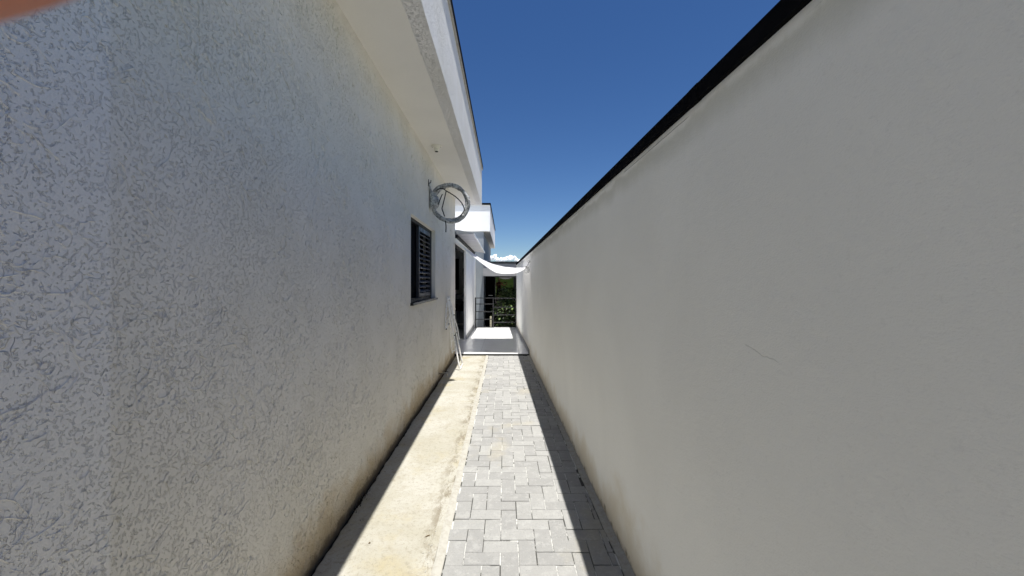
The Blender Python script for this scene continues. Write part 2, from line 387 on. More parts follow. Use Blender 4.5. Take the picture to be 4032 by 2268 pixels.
# paver bed and herringbone pavers
b = MB()
b.hexa([(-.333, BACK, -.044), (XR(BACK), BACK, -.044), (XR(7.8), 7.8, -.044), (-.333, 7.8, -.044),
        (-.333, BACK, -.0045), (XR(BACK), BACK, -.0045), (XR(7.8), 7.8, -.0045), (-.333, 7.8, -.0045)])
tag(b.build('paver_bed', M['joint']), kind='structure')
b = MB(); lay = b.bm.faces.layers.float.new('tone_f'); c_ = .0988; gp = .0022
rr = random.Random(3)
def paver(x0, x1, y0, y1):
    yc = (y0 + y1) / 2; lx = -.3335; rx = XR(yc) - .052
    x0 = max(x0, lx); x1 = min(x1, rx)
    y1 = min(y1, 7.795)
    if x1 - x0 < .018 or y1 - y0 < .02: return
    g1 = gp * rr.uniform(.5, 1.5)
    x0 += g1; x1 -= gp * rr.uniform(.5, 1.5); y0 += gp * rr.uniform(.5, 1.5); y1 -= gp * rr.uniform(.5, 1.5)
    zt = rr.uniform(-.0025, .0025); n0 = len(b.bm.faces)
    a = rr.uniform(-.006, .006)
    b.bm.faces.ensure_lookup_table()
    before = set(b.bm.faces)
    b.box(x0, x1, y0, y1, -.04, zt, .0022, Matrix.Rotation(a, 3, 'Z') @ Matrix.Rotation(rr.uniform(-.006, .006), 3, 'X'))
    t = rr.random() ** 1.3
    for f in b.bm.faces:
        if f not in before: f[lay] = t
for j in range(-60, 62):
    for i in range(-6, 12):
        k = (i - j) % 4; x = -.122 + i * c_; y = 2.128 + j * c_
        if y < BACK or y > 7.8: continue
        if k == 0: paver(x, x + 2 * c_, y, y + c_)
        elif k == 3: paver(x, x + c_, y, y + 2 * c_)
tones = [f[lay] for f in b.bm.faces]
o = b.build('path', M['paver'], fix=False); tag(o, kind='structure')
at = o.data.attributes.new('tone', 'FLOAT', 'FACE')
at.data.foreach_set('value', tones)
# mortar fillet along the boundary wall
b = MB(); top = []
for i in range(221):
    y = BACK + (7.80 - BACK) * i / 220; x = XR(y)
    e = .006 * noise.noise((y * 4, 31, 0)) + .005 * noise.noise((y * 17, 33, 0))
    top.append([b.bm.verts.new(p) for p in ((x - .050 + e, y, -.03), (x - .048 + e, y, .002), (x - .026, y, .003 + .004 * noise.noise((y * 9, 3, 3))), (x + .004, y, .014 + .006 * noise.noise((y * 6, 3, 8))))])
for a, c in zip(top, top[1:]):
    for k in range(3): b.bm.faces.new((a[k], a[k + 1], c[k + 1], c[k]))
tag(b.build('mortar_fillet', M['kerb']), kind='structure')

# terrace floor (raised 3 cm)
TZ = .03
b = MB(); b.hexa([(-3.6, 7.816, -.5), (XR(7.83) + .05, 7.816, -.5), (XR(12.45) + .05, 12.45, -.5), (-3.6, 12.62, -.5),
                  (-3.6, 7.816, TZ - .02), (XR(7.83) + .05, 7.816, TZ - .02), (XR(12.45) + .05, 12.45, TZ - .02), (-3.6, 12.62, TZ - .02)])
b.box(-3.6, XR(7.83) + .02, 7.8165, 7.8355, TZ - .0199, TZ - .001)
tag(b.build('terrace_base', M['granite']), kind='structure')
b = MB(); b.hexa([(-3.6, 7.836, TZ - .0195), (XR(7.83) - .001, 7.836, TZ - .0195), (XR(12.45) - .001, 12.45, TZ - .0195), (-3.6, 12.58, TZ - .0195),
                  (-3.6, 7.836, TZ), (XR(7.83) - .001, 7.836, TZ), (XR(12.45) - .001, 12.45, TZ), (-3.6, 12.58, TZ)])
tag(b.build('terrace_floor', M['tile']), kind='structure')

# ------------------------------------------------------------------ house
H = thing('house', (-2.5, 3, 0), 'single storey white house with textured render wall and deep eaves on the left', 'house')
WY0, WY1, WZ0, WZ1 = 4.17, 5.64, 1.27, 2.25
b = MB(); T = .18
b.box(XL - T, XL, BACK, WY0, -.45, 3.2); b.box(XL - T, XL, WY1, 7.90, -.45, 3.2)
b.box(XL - T, XL, WY0, WY1, -.45, WZ0 - .03); b.box(XL - T, XL, WY0, WY1, WZ1, 3.2)
bmesh.ops.remove_doubles(b.bm, verts=b.bm.verts, dist=.0001)
# trowelled worm marks of the render, raised off the wall face and part of its mesh
rd = random.Random(17); wv, wf_ = [], []
def worm(y, z, L, w, h):
    a = rd.gauss(-.5, 1.0); k = rd.gauss(0, 16) if rd.random() < .7 else rd.choice((-1, 1)) * rd.uniform(30, 75)
    n_ = max(3, int(L / .009)); st = L / n_; base = len(wv)
    for i in range(n_ + 1):
        t = i / n_; e = math.sin(math.pi * min(1, max(0.0, t))) ** .4 * rd.uniform(.7, 1.15)
        ny, nz = -math.sin(a), math.cos(a); ww = w * e * .5
        wv.extend(((XL - .0004, y + ny * ww, z + nz * ww), (XL + h * e, y, z), (XL - .0004, y - ny * ww, z - nz * ww)))
        if i:
            p = base + (i - 1) * 3
            wf_.append((p, p + 1, p + 4, p + 3)); wf_.append((p + 1, p + 2, p + 5, p + 4))
        y += math.cos(a) * st; z += math.sin(a) * st; a += k * st + rd.gauss(0, .16)
def free(y, z): return not (WY0 - .06 < y < WY1 + .06 and WZ0 - .06 < z < WZ1 + .06)
for i in range(46000):
    y = .55 + 7.25 * rd.random() ** 1.25; z = rd.uniform(.05, 3.17)
    dn = noise.noise((y * 2.2, z * 2.2, 4)) + .8 * noise.noise((y * 6, z * 6, 9))
    if rd.random() > .58 + dn * 1.9 or not free(y, z): continue
    big = rd.random() < .13
    worm(y, z, rd.uniform(.04, .11) if big else min(.05, .008 + rd.expovariate(1 / .011)), rd.uniform(.0026, .0046), rd.uniform(.0016, .0030))
wm = bpy.data.meshes.new('w'); wm.from_pydata(wv, [], wf_); b.bm.from_mesh(wm)
b.build('wall', M['stucco'], H, fix=False)
for ya in (7.72, BACK): tag(MB().box(-6, XL - T, ya, ya + .178, -.45, 3.2).build('wall', M['plaster'], H), 'plain end wall of the house')
# smooth painted window reveals
b = MB()
b.box(XL - T + .001, XL - .002, WY1 - .004, WY1 - .001, WZ0, WZ1 - .001); b.box(XL - T + .001, XL - .002, WY0 + .001, WY1 - .004, WZ1 - .004, WZ1 - .001)
b.box(XL - T + .001, XL - .002, WY0 + .001, WY0 + .004, WZ0, WZ1 - .004)
b.build('window_reveal', M['soffit'], H)
# eave: soffit slab, fascia and flashing
EX = -.505; EY = 8.5
MB().box(-6, EX - .001, BACK, EY, 3.201, 3.26).build('soffit', M['soffit'], H)
b = MB(); b.box(EX - .12, EX, BACK, EY + .001, 3.2, 3.98); b.box(-6, EX - .12, EY - .12, EY + .001, 3.2, 3.98)
b.build('fascia', M['stucco_fine'], H)
MB().box(-6, EX - .121, BACK, EY - .121, 3.75, 3.85).build('roof', M['plaster'], H)
b = MB(); b.box(EX - .16, EX + .022, BACK, EY + .022, 3.981, 4.0)
o1 = b.build('roof_flashing', M['kerb'], H)
b = MB(); b.box(EX - .16, EX + .026, BACK, EY + .026, 4.001, 4.07)
b.build('roof_flashing', M['black_matte'], H)
# window in the wall
wf = MB(); fx0, fx1 = XL - .13, XL - .055
wf.box(fx0, fx1, WY0 + .004, WY1 - .004, WZ1 - .04, WZ1 - .004); wf.box(fx0, fx1, WY0 + .004, WY1 - .004, WZ0 + .001, WZ0 + .035)
wf.box(fx0, fx1, WY0 + .004, WY0 + .04, WZ0 + .036, WZ1 - .041); wf.box(fx0, fx1, WY1 - .045, WY1 - .004, WZ0 + .036, WZ1 - .041)
win = wf.build('window', M['black'], H)
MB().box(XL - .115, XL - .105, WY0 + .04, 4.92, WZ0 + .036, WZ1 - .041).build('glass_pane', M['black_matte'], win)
b = MB(); sx0, sx1 = XL - .098, XL - .06
b.box(sx0, sx1, 4.84, 4.872, WZ0 + .037, WZ1 - .042, .002); b.box(sx0, sx1, WY1 - .082, WY1 - .047, WZ0 + .037, WZ1 - .042, .002)
b.box(sx0, sx1, 4.873, WY1 - .083, WZ1 - .10, WZ1 - .043, .002); b.box(sx0, sx1, 4.873, WY1 - .083, WZ0 + .038, WZ0 + .085, .002)
b.build('shutter_frame', M['slat'], win)
b = MB(); n_s = 13
for i in range(n_s):
    zc = WZ0 + .115 + i * (WZ1 - WZ0 - .245) / (n_s - 1)
    b.box((sx0 + sx1) / 2 - .027, (sx0 + sx1) / 2 + .027, 4.874, WY1 - .084, zc - .004, zc + .004, .001, Matrix.Rotation(R(38), 3, 'Y'))
b.build('shutter_slats', M['slat'], win)
MB().box(XL - .18, XL + .035, WY0 - .025, WY1 + .03, WZ0 - .029, WZ0, .003).build('window_sill', M['granite'], H)
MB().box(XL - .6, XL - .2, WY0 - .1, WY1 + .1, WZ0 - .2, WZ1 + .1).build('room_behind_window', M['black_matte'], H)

# garden room beyond the end of the wall: opening, thin panel wall, lintel
PX = -1.0
b = MB(); b.box(PX - .05, PX, 9.9, 13.22, -.45, 2.47)
b.build('pier', M['plaster'], H)
MB().box(PX - .055, PX + .001, 7.90, 9.9, 2.31, 2.40).build('lintel', M['plaster'], H)
MB().box(PX - .06, PX + .035, 7.90, 12.55, 2.405, 2.47).build('box_beam', M['black'], H)  # black box beam between lintel and awning
MB().box(-3.6, PX - .061, 7.9, 13.24, 2.50, 2.54).build('room_ceiling', M['room_wall'], H)
MB().box(-3.6, PX - .005, 7.9, 13.24, 2.541, 2.57).build('roof', M['plaster'], H)
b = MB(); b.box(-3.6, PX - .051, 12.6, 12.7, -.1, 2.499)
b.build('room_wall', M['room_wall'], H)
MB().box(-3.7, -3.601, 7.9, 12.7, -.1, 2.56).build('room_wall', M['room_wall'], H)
MB().box(PX - .12, PX - .062, 7.92, 9.9, 2.24, 2.499).build('door_track', M['black'], H)
MB().box(PX, PX + .014, 9.9, 12.44, TZ, TZ + .085, .002).build('skirting', M['skirting'], H)
# rear wing: wall under an overhanging box
MB().box(-4, -.725, 13.25, 20, -.5, 3.24).build('rear_wing_wall', M['shaded_plaster'], H)
b = MB(); b.box(-4, EX, 13.2, 19.9, 3.25, 4.15)
rw = b.build('rear_wing', M['plaster'], H)
MB().box(-4, EX - .003, 13.203, 19.897, 3.238, 3.249).build('soffit', M['soffit'], rw)
MB().box(-4, EX + .026, 13.155, 19.93, 4.151, 4.21).build('roof_flashing', M['black_matte'], rw)

# ------------------------------------------------------------------ boundary wall on the right
BW = thing('boundary_wall', (.8, 4, 0), 'long smooth pale plaster boundary wall with black coping on the right', 'wall')
b = MB(); seg = 24; E = 12.42
for i in range(seg):
    y0 = BACK + (E - BACK) * i / seg; y1 = BACK + (E - BACK) * (i + 1) / seg
    for (xa, xb, z0, z1) in ((0, .16, -.5, None),):
        v = [b.bm.verts.new(p) for p in ((XR(y0), y0, -.5), (XR(y0) + .16, y0, -.5), (XR(y1) + .16, y1, -.5), (XR(y1), y1, -.5),
             (XR(y0), y0, ZR(y0)), (XR(y0) + .16, y0, ZR(y0)), (XR(y1) + .16, y1, ZR(y1)), (XR(y1), y1, ZR(y1)))]
        for f in ((4, 5, 6, 7), (0, 4, 7, 3), (1, 2, 6, 5)) + (((0, 1, 5, 4),) if i == 0 else ()) + (((3, 7, 6, 2),) if i == seg - 1 else ()):
            b.bm.faces.new([v[k] for k in f])
bmesh.ops.remove_doubles(b.bm, verts=b.bm.verts, dist=.0002)
b.build('wall', M['boundary'], BW)
b = MB(); y0, y1 = BACK, E + .01
pr = .016
b.hexa([(XR(y0) - pr, y0, ZR(y0) + .001), (XR(y0) + .18, y0, ZR(y0) + .001), (XR(y1) + .18, y1, ZR(y1) + .001), (XR(y1) - pr, y1, ZR(y1) + .001),
        (XR(y0) - pr, y0, ZR(y0) + .056), (XR(y0) + .18, y0, ZR(y0) + .075), (XR(y1) + .18, y1, ZR(y1) + .075), (XR(y1) - pr, y1, ZR(y1) + .056)])
for yj in (1.35, 3.35, 5.35, 7.35, 9.35, 11.35):
    x_ = XR(yj); b.box(x_ - pr - .0008, x_ + .17, yj - .03, yj + .03, ZR(yj) - .0015, ZR(yj) + .0568)
b.build('coping', M['black_matte'], BW)
b = MB(); y0, y1 = 7.82, 12.44
b.hexa([(XR(y0) - .018, y0, TZ), (XR(y0) - .0005, y0, TZ), (XR(y1) - .0005, y1, TZ), (XR(y1) - .018, y1, TZ),
        (XR(y0) - .018, y0, TZ + .085), (XR(y0) - .0005, y0, TZ + .085), (XR(y1) - .0005, y1, TZ + .085), (XR(y1) - .018, y1, TZ + .085)])
b.build('skirting', M['skirting'], BW)

# ------------------------------------------------------------------ rear garden building
G = thing('garden_building', (0, 14.5, -.5), 'low grey building with dark mirror glass closing the far end of the passage', 'building')
b = MB(); GY = 14.5
b.box(-.716, 2.2, 12.75, 12.93, 1.694, 2.10)
b.build('lintel', M['rear_plaster'], G)
MB().box(.75, 2.2, 12.75, GY + .2, -.5, 1.693).build('wall', M['rear_plaster'], G)
b = MB(); b.box(-.718, 2.2, 12.735, GY + 3.5, 2.101, 2.155); b.build('roof_band', M['grey_panel'], G)
MB().box(-.72, 2.25, 12.71, GY + 3.55, 2.156, 2.178).build('roof_flashing', M['black_matte'], G)
d = MB().box(-1.5, -.40, GY + .03, GY + .07, -.5, 1.719).build('door_panel', M['black_matte'], G)
MB().box(-.62, -.45, GY + .005, GY + .029, .98, 1.0).build('handle', M['aluminium'], d)
d = MB().box(-.345, .72, GY + .055, GY + .065, -.45, 1.67).build('glass_door', M['glass'], G)
b = MB(); b.box(-.399, -.346, GY + .03, GY + .08, -.5, 1.719); b.box(-.345, .749, GY + .03, GY + .08, 1.671, 1.719); b.box(.721, .749, GY + .03, GY + .08, -.5, 1.67)
b.build('door_frame', M['black'], d)

# ------------------------------------------------------------------ railing at the end of the terrace
RL = thing('railing', (-.3, 12.33, TZ), 'black metal railing of thin horizontal bars at the end of the terrace', 'railing')
RY = 12.33
def px2x(px, y): return (px - 1987) / 1510 * y
def px2z(py, y): return 1.5 + (1110 - py) / 1510 * y
for x0, x1 in ((px2x(1870, RY), px2x(1875, RY)), (px2x(1940, RY), px2x(1944.5, RY)), (.345, .372)):
    MB().box(x0, x1, RY - .02, RY + .02, TZ, 1.0, .002).build('post', M['dark_steel'], RL)
for py in (1173.5, 1197, 1227, 1257, 1288):
    z = px2z(py, RY); MB().box(px2x(1875, RY), px2x(1940, RY), RY - .011, RY + .011, z - .014, z + .014, .003).build('bar', M['dark_steel'], RL)
for py in (1174, 1210, 1239.5, 1269):
    z = px2z(py, RY); MB().box(px2x(1944.5, RY), .345, RY - .011, RY + .011, z - .014, z + .014, .003).build('bar', M['dark_steel'], RL)

# ------------------------------------------------------------------ bush behind the railing
def leaf(bm, p, L, wd, rot, lay, t):
    pts = [(0, 0, 0), (wd * .8, L * .35, .12 * wd), (wd * .55, L * .75, .05 * wd), (0, L, -.1 * L), (-wd * .55, L * .75, .05 * wd), (-wd * .8, L * .35, .12 * wd)]
    vs = [bm.verts.new(p + rot @ Vector(q)) for q in pts]
    mid = bm.verts.new(p + rot @ Vector((0, L * .5, -.06 * L)))
    for i in range(6):
        f = bm.faces.new((vs[i], vs[(i + 1) % 6], mid)); f[lay] = t
def bush(name, c, rad, h, n, label, L=.085):
    o = thing(name, (c[0], c[1], -.5), label, 'bush')
    rd = random.Random(11); b = MB(); lay = b.bm.faces.layers.float.new('t'); st = MB()
    from mathutils import Euler
    for k in range(16):
        a = rd.uniform(0, 6.28); q = rd.uniform(.2, .8)
        e = Vector((c[0] + math.cos(a) * rad[0] * q, c[1] + math.sin(a) * rad[1] * q, -.5 + h * rd.uniform(.6, .97)))
        s0 = Vector((c[0] + math.cos(a) * .05, c[1] + math.sin(a) * .05, -.5))
        mpt = (s0 + e) / 2 + Vector((rd.uniform(-.08, .08), rd.uniform(-.08, .08), .05))
        st.tube(smooth_curve([s0, mpt, e], 5), .01, 6, rs=[.016 - .012 * i / 10 for i in range(11)])
    for i in range(n):
        a = rd.uniform(0, 6.28); zz = rd.random(); q = math.sqrt(rd.random())
        prof = .75 + .25 * math.sin(zz * 3.1) + .22 * noise.noise((math.cos(a) * 1.5, math.sin(a) * 1.5, zz * 5)) - .55 * max(0, zz - .75) * 2
        top_ = 1 + .16 * noise.noise((math.cos(a) * q * 3, math.sin(a) * q * 3, 4))
        p = Vector((c[0] + math.cos(a) * rad[0] * q * prof, c[1] + math.sin(a) * rad[1] * q * prof, -.5 + .12 + (h - .12) * zz * top_))
        if noise.noise(p * 5) < -.12: continue
        rot = Euler((rd.uniform(-1.0, .6), rd.uniform(-.7, .7), rd.uniform(0, 6.28))).to_matrix()
        leaf(b.bm, p, L * rd.uniform(.6, 1.3), L * .42 * rd.uniform(.7, 1.2), rot, lay, rd.random() ** 2.6)
    t = [f[lay] for f in b.bm.faces]
    f_ = b.build('foliage', M['leaf'], o, fix=False)
    at = f_.data.attributes.new('tone', 'FLOAT', 'FACE'); at.data.foreach_set('value', t)
    st.build('stem', M['bark'], o)
    return o
bush('bush', (.12, 13.30, 0), (.52, .45), 1.74, 3200, 'leafy dark green bush growing behind the black railing')
# pale post low beside the bush
po = MB().box(px2x(1929, 12.9), px2x(1936, 12.9), 12.87, 12.93, -.5, px2z(1246, 12.9), .004).build('garden_post', M['cream_post'])
tag(po, 'short cream garden post low down behind the left half of the railing', 'post')

# ------------------------------------------------------------------ awning along the garden room
A = thing('awning', (-.8, 10, 2.4), 'narrow pale grey awning with white rim above the open doorway', 'awning')
def slab(name, m, x0, x1, z00, z01, z10, z11, y0, y1, th):
    b = MB(); b.hexa([(x0, y0, z00), (x1, y0, z01), (x1, y1, z11), (x0, y1, z10), (x0, y0, z00 + th), (x1, y0, z01 + th), (x1, y1, z11 + th), (x0, y1, z10 + th)])
    return b.build(name, m, A)
slab('panel', M['awning'], -.998, -.645, 2.492, 2.492 - .0, 2.475, 2.43, 7.905, 12.3, .012)
slab('rim', M['rim'], -.645, -.625, 2.478, 2.478, 2.415, 2.415, 7.90, 12.31, .032)
b = MB(); b.hexa([(-.998, 7.885, 2.485), (-.645, 7.885, 2.485), (-.645, 7.903, 2.485), (-.998, 7.903, 2.485), (-.998, 7.885, 2.575), (-.645, 7.885, 2.512), (-.645, 7.903, 2.512), (-.998, 7.903, 2.575)])
b.build('front_bar', M['awning'], A)

# ------------------------------------------------------------------ shade sail
SS = thing('shade_sail', (-.2, 8.9, 1.7), 'sagging white fabric shade sail slung from the doorway lintel to the right wall', 'shade sail')
front = [(-.985, 2.335), (-.797, 2.15), (-.638, 2.015), (-.44, 1.86), (-.227, 1.716), (-.10, 1.676), (.068, 1.668), (.28, 1.692), (.424, 1.79)]
rear = [(-.985, 2.35), (-.85, 2.26), (-.75, 2.195), (-.553, 2.07), (-.285, 1.956), (.008, 1.89), (.16, 1.873), (.29, 1.864), (.415, 1.865)]
front[-1] = (.486, 1.81); rear[-1] = (.446, 1.868); FY, BY = 7.62, 9.62
front = [(x * FY / 7.88, 1.5 + (z - 1.5) * FY / 7.88) for x, z in front]; rear = [(x * BY / 9.88, 1.5 + (z - 1.5) * BY / 9.88) for x, z in rear]
fr = smooth_curve([(x, FY, z) for x, z in front], 5); re = smooth_curve([(x, BY, z) for x, z in rear], 5)
b = MB(); rows = []; K = 14
for i, (p, q) in enumerate(zip(fr, re)):
    u = i / (len(fr) - 1); row = []
    for k in range(K + 1):
        t = k / K; v = p.lerp(q, t)
        bow = math.sin(t * math.pi)
        v.z -= .0 * bow
        v.z += .006 * noise.noise((u * 14, t * 2.5, 2)) * math.sin(min(1, t * 6) * math.pi / 2)
        v.y += (.05 * math.sin(u * math.pi)) * (1 - t) - .05 * math.sin(u * math.pi) * t
        row.append(b.bm.verts.new(v))
    rows.append(row)
for a, c in zip(rows, rows[1:]):
    for k in range(K): b.bm.faces.new((a[k], a[k + 1], c[k + 1], c[k]))
fab = b.build('fabric', M['sail'], SS, smooth=True)
mo = fab.modifiers.new('th', 'SOLIDIFY'); mo.thickness = .002
# hems
MB().tube([r[0].co if False else v for r, v in zip(fr, [p + Vector((0, .05 * math.sin(i / (len(fr) - 1) * math.pi) - .003, 0)) for i, p in enumerate(fr)])], .005, 6).build('hem', M['rim'], SS, smooth=True)
# right-hand fastening: hook, shackle and loose rope
hk = Vector((XR(7.640) + .0, 7.640, 1.905))
b = MB(); b.lathe((XR(7.640) - .012, 7.640, 1.905), [(.022, 0), (.022, .006), (.010, .011)], 14, 'X')
b.tube([(XR(7.640) - .01 - .02 + .02 * math.cos(t), 7.640, 1.905 + .018 * math.sin(t)) for t in [i * .6 for i in range(10)]], .004, 6)
b.build('hook', M['chrome'], SS, smooth=True)
b = MB()
b.tube(smooth_curve([(XR(7.640) - .02, 7.640, 1.90), (.465, 7.630, 1.845), (.437, 7.625, 1.80), (.424, 7.620, 1.79)], 6), .007, 7)
b.tube(smooth_curve([(.43, 7.620, 1.795), (.455, 7.610, 1.77), (.47, 7.610, 1.72), (.44, 7.610, 1.69), (.40, 7.610, 1.70), (.39, 7.610, 1.74), (.43, 7.615, 1.785)], 6), .006, 7)
b.tube(smooth_curve([(.44, 7.620, 1.80), (.49, 7.610, 1.76), (.485, 7.610, 1.70), (.43, 7.610, 1.675), (.38, 7.610, 1.685)], 6), .005, 7)
b.build('rope', M['film'], SS, smooth=True)
MB().box(.415, .447, 7.612, 7.632, 1.785, 1.812, .003).build('shackle', M['chrome'], SS)
MB().tube([(XR(9.62) - .004, 9.62, 1.87), (.41, 9.62, 1.865)], .006, 6).build('rope', M['film'], SS)

# ------------------------------------------------------------------ lamp holder on the soffit
L = thing('lamp_holder', (-.852, 4.8, 3.2), 'round white lamp holder with empty socket fixed under the eave', 'lamp')
MB().lathe((-.852, 4.8, 3.2), [(.070, 0), (.070, -.006), (.062, -.013), (.040, -.016), (.036, -.018)], 32).build('base', M['white_plastic'], L, smooth=False)
MB().lathe((-.852, 4.8, 3.2), [(.031, -.018), (.030, -.055), (.027, -.066), (.027, -.068)], 24).build('socket', M['white_plastic'], L)
MB().lathe((-.852, 4.8, 3.2), [(.021, -.0682), (.021, -.071), (.019, -.072)], 24).build('socket_opening', M['dark_hole'], L)
for s in (-1, 1): MB().lathe((-.852 + s * .052, 4.8, 3.2), [(.006, -.012), (.006, -.017), (.004, -.018)], 10).build('screw', M['chrome'], L)

# ------------------------------------------------------------------ hose coil hanging off the house wall
HC = thing('hose_coil', (-1.0, 5.2, 2.3), 'coil of grey hose wrapped in plastic film hanging by its bracket above the window', 'hose coil')
cx, cy, cz = -.752, 5.30, 2.588
b = MB(); rd = random.Random(5)
for s in range(4):
    ph = rd.uniform(0, 6.28); R0 = .243 + (.010, -.012, .004, -.006)[s]; oy = (-.010, -.006, .014, .004)[s]
    pts = []
    for k in range(72):
        a = k / 72 * 2 * math.pi
        r_ = R0 + .007 * math.sin(2 * a + ph) + .004 * math.sin(5 * a + ph * 2)
        pts.append((cx + r_ * math.cos(a), cy + oy + .05 * math.cos(a) + .008 * math.sin(3 * a + ph), cz + r_ * math.sin(a)))
    b.tube(pts, .0165, 10, rs=[(.022, .017, .015, .026)[s] + .006 * noise.noise((k * .45, s * 3, 0)) for k in range(72)], closed=True)
b.build('hose', M['film'], HC, smooth=True)
for a in (.35, 1.9, 3.3, 4.65, 5.5):
    p = Vector((cx + .243 * math.cos(a), cy + .05 * math.cos(a), cz + .243 * math.sin(a)))
    t = Vector((-math.sin(a), 0, math.cos(a)))
    MB().tube([p - t * .018, p - t * .012, p + t * .012, p + t * .018], .04, 14, rs=[.033, .036, .036, .033]).build('tape', M['film'], HC, smooth=True)
# flap of film pulled to a hook on the wall
b = MB(); P = []
for i in range(9):
    t = i / 8
    a0 = Vector((XL + .012, 5.13 + .04 * t, 2.84 - .36 * t)); a1 = Vector((XL + .03 + .10 * math.sin(t * 2.6), 5.26, 2.75 - .25 * t))
    row = []
    for k in range(7):
        u = k / 6; v = a0.lerp(a1, u); v.y += .02 * math.sin(u * 5 + t * 3); v.z -= .03 * math.sin(u * math.pi) * (1 - t); row.append(b.bm.verts.new(v))
    P.append(row)
for a, c in zip(P, P[1:]):
    for k in range(6): b.bm.faces.new((a[k], a[k + 1], c[k + 1], c[k]))
fl = b.build('film_flap', M['film'], HC, smooth=True); mo = fl.modifiers.new('th', 'SOLIDIFY'); mo.thickness = .002
b = MB(); b.tube([(XL, 5.13, 2.82), (XL + .03, 5.13, 2.825), (XL + .035, 5.13, 2.86)], .006, 8); b.box(XL, XL + .006, 5.115, 5.145, 2.78, 2.87)
b.build('bracket', M['black'], HC)
def z5(u, v, y=5.27):
    px = 1650 + u / 5.572; py = 680 + v / 5.572; return ((px - 1987) / 1510 * y, y, 1.5 + (1110 - py) / 1510 * y)
for pts in ([(370, 425), (420, 365), (490, 345), (545, 360), (600, 400), (700, 460), (800, 525), (900, 620), (950, 690), (985, 770), (990, 830), (950, 890), (910, 945)],
            [(595, 400), (560, 560), (520, 720), (505, 790), (535, 880), (560, 960)], [(575, 1060), (588, 1120), (592, 1210), (588, 1305)],
            [(512, 470), (485, 530), (458, 600)], [(455, 600), (440, 650), (425, 700)]):
    MB().tube(smooth_curve([z5(u, v, 5.24) for u, v in pts], 6), .0072, 8).build('cable', M['cable'], HC, smooth=True)

# ------------------------------------------------------------------ garden tap low on the wall
TP = thing('garden_tap', (XL, 5.93, .075), 'small weathered garden tap poking from the foot of the textured wall', 'tap')
y, z = 5.93, .085
MB().lathe((XL - .004, y, z), [(.026, 0), (.026, .006), (.014, .010)], 18, 'X').build('flange', M['chrome'], TP)
MB().tube([(XL, y, z), (XL + .05, y, z), (XL + .052, y, z)], .011, 12).build('pipe', M['chrome'], TP, smooth=True)
b = MB(); b.tube(smooth_curve([(XL + .05, y, z), (XL + .09, y, z + .004), (XL + .12, y, z - .004), (XL + .13, y, z - .03)], 4), .014, 12); b.lathe((XL + .075, y, z + .008), [(.013, 0), (.011, .016), (.007, .022)], 12)
b.build('spout', M['chrome'], TP, smooth=True)
MB().box(XL + .045, XL + .15, y - .008, y + .008, z + .028, z + .036, .003, Matrix.Rotation(R(6), 3, 'Y')).build('handle', M['black'], TP)

# ------------------------------------------------------------------ folded aluminium drying rack
DR = thing('drying_rack', (-.85, 6.8, 0), 'folded aluminium clothes drying rack leaning upright against the end of the house wall', 'drying rack')
def z4(u, v, X):   # a pixel of the photograph met at the vertical plane x = X
    px = 1700 + u / 4.26; py = 1160 + v / 4.26; Y = X * 1510 / (px - 1987); return Vector((X, Y, 1.5 + (1110 - py) / 1510 * Y))
def rod(pts, r, name, m=M['aluminium'], n=5):
    return MB().tube(smooth_curve(pts, n) if n > 1 else pts, r, 9).build(name, m, DR, smooth=True)
f1 = Vector((-.762, 6.50, .012)); f2 = Vector((-.762, 6.92, .012))
t1 = Vector((-.992, 6.66, 1.20)); t2 = Vector((-.992, 6.90, 1.20))
rod([f1, f1.lerp(t1, .5), t1 + Vector((0, 0, -.02)), t1 + Vector((0, .03, .0)), t2 + Vector((0, -.03, 0)), t2 + Vector((0, 0, -.02)), f2.lerp(t2, .5), f2], .0135, 'leg_frame')
rod([f1, f2], .0125, 'foot_bar', n=1)
g1 = Vector((-.985, 7.16, .20)); g2 = Vector((-.955, 7.38, .22)); h1 = t1 + Vector((.012, .02, -.03)); h2 = t2 + Vector((.012, -.02, -.03))
rod([h1, h1.lerp(g1, .5), g1, (g1 + g2) / 2 + Vector((0, 0, -.01)), g2, h2.lerp(g2, .5), h2], .0115, 'back_frame')
w1 = Vector((-1.0, 6.50, .70)); w2 = Vector((-.99, 6.74, .76))
rod([t1 + Vector((-.006, -.04, -.06)), Vector((-1.0, 6.52, .95)), w1, (w1 + w2) / 2, w2, Vector((-.975, 6.80, 1.0)), t2 + Vector((0, -.03, -.05))], .0105, 'wing_frame')
v1 = Vector((-.93, 6.98, .90)); v2 = Vector((-.83, 7.02, .45))
rod([t2 + Vector((.0, .02, -.03)), Vector((-.97, 6.99, 1.1)), v1, Vector((-.87, 7.04, .66)), v2], .0105, 'wing_frame')
for k in range(5):
    t = .12 + k * .17
    rod([h1.lerp(g1, t) + Vector((-.004, 0, 0)), h2.lerp(g2, t) + Vector((-.004, 0, 0))], .0055, 'rung', n=1)
for k in range(4):
    t = .15 + k * .2
    a = (t1 + Vector((-.006, -.04, -.06))).lerp(w1, t); c = (t2 + Vector((0, -.03, -.05))).lerp(w2, t); rod([a, c], .0055, 'rung', n=1)
for p in (f1.lerp(t1, .48), f2.lerp(t2, .48), w1, w2, v1):
    MB().lathe(p + Vector((.004, 0, 0)), [(.013, 0), (.013, .012), (.008, .016)], 12, 'X').build('hinge', M['cable'], DR)
for p in (f1, f2):
    MB().lathe(p + Vector((0, 0, -.012)), [(.016, 0), (.016, .03), (.013, .034)], 12).build('foot_cap', M['white_plastic'], DR)

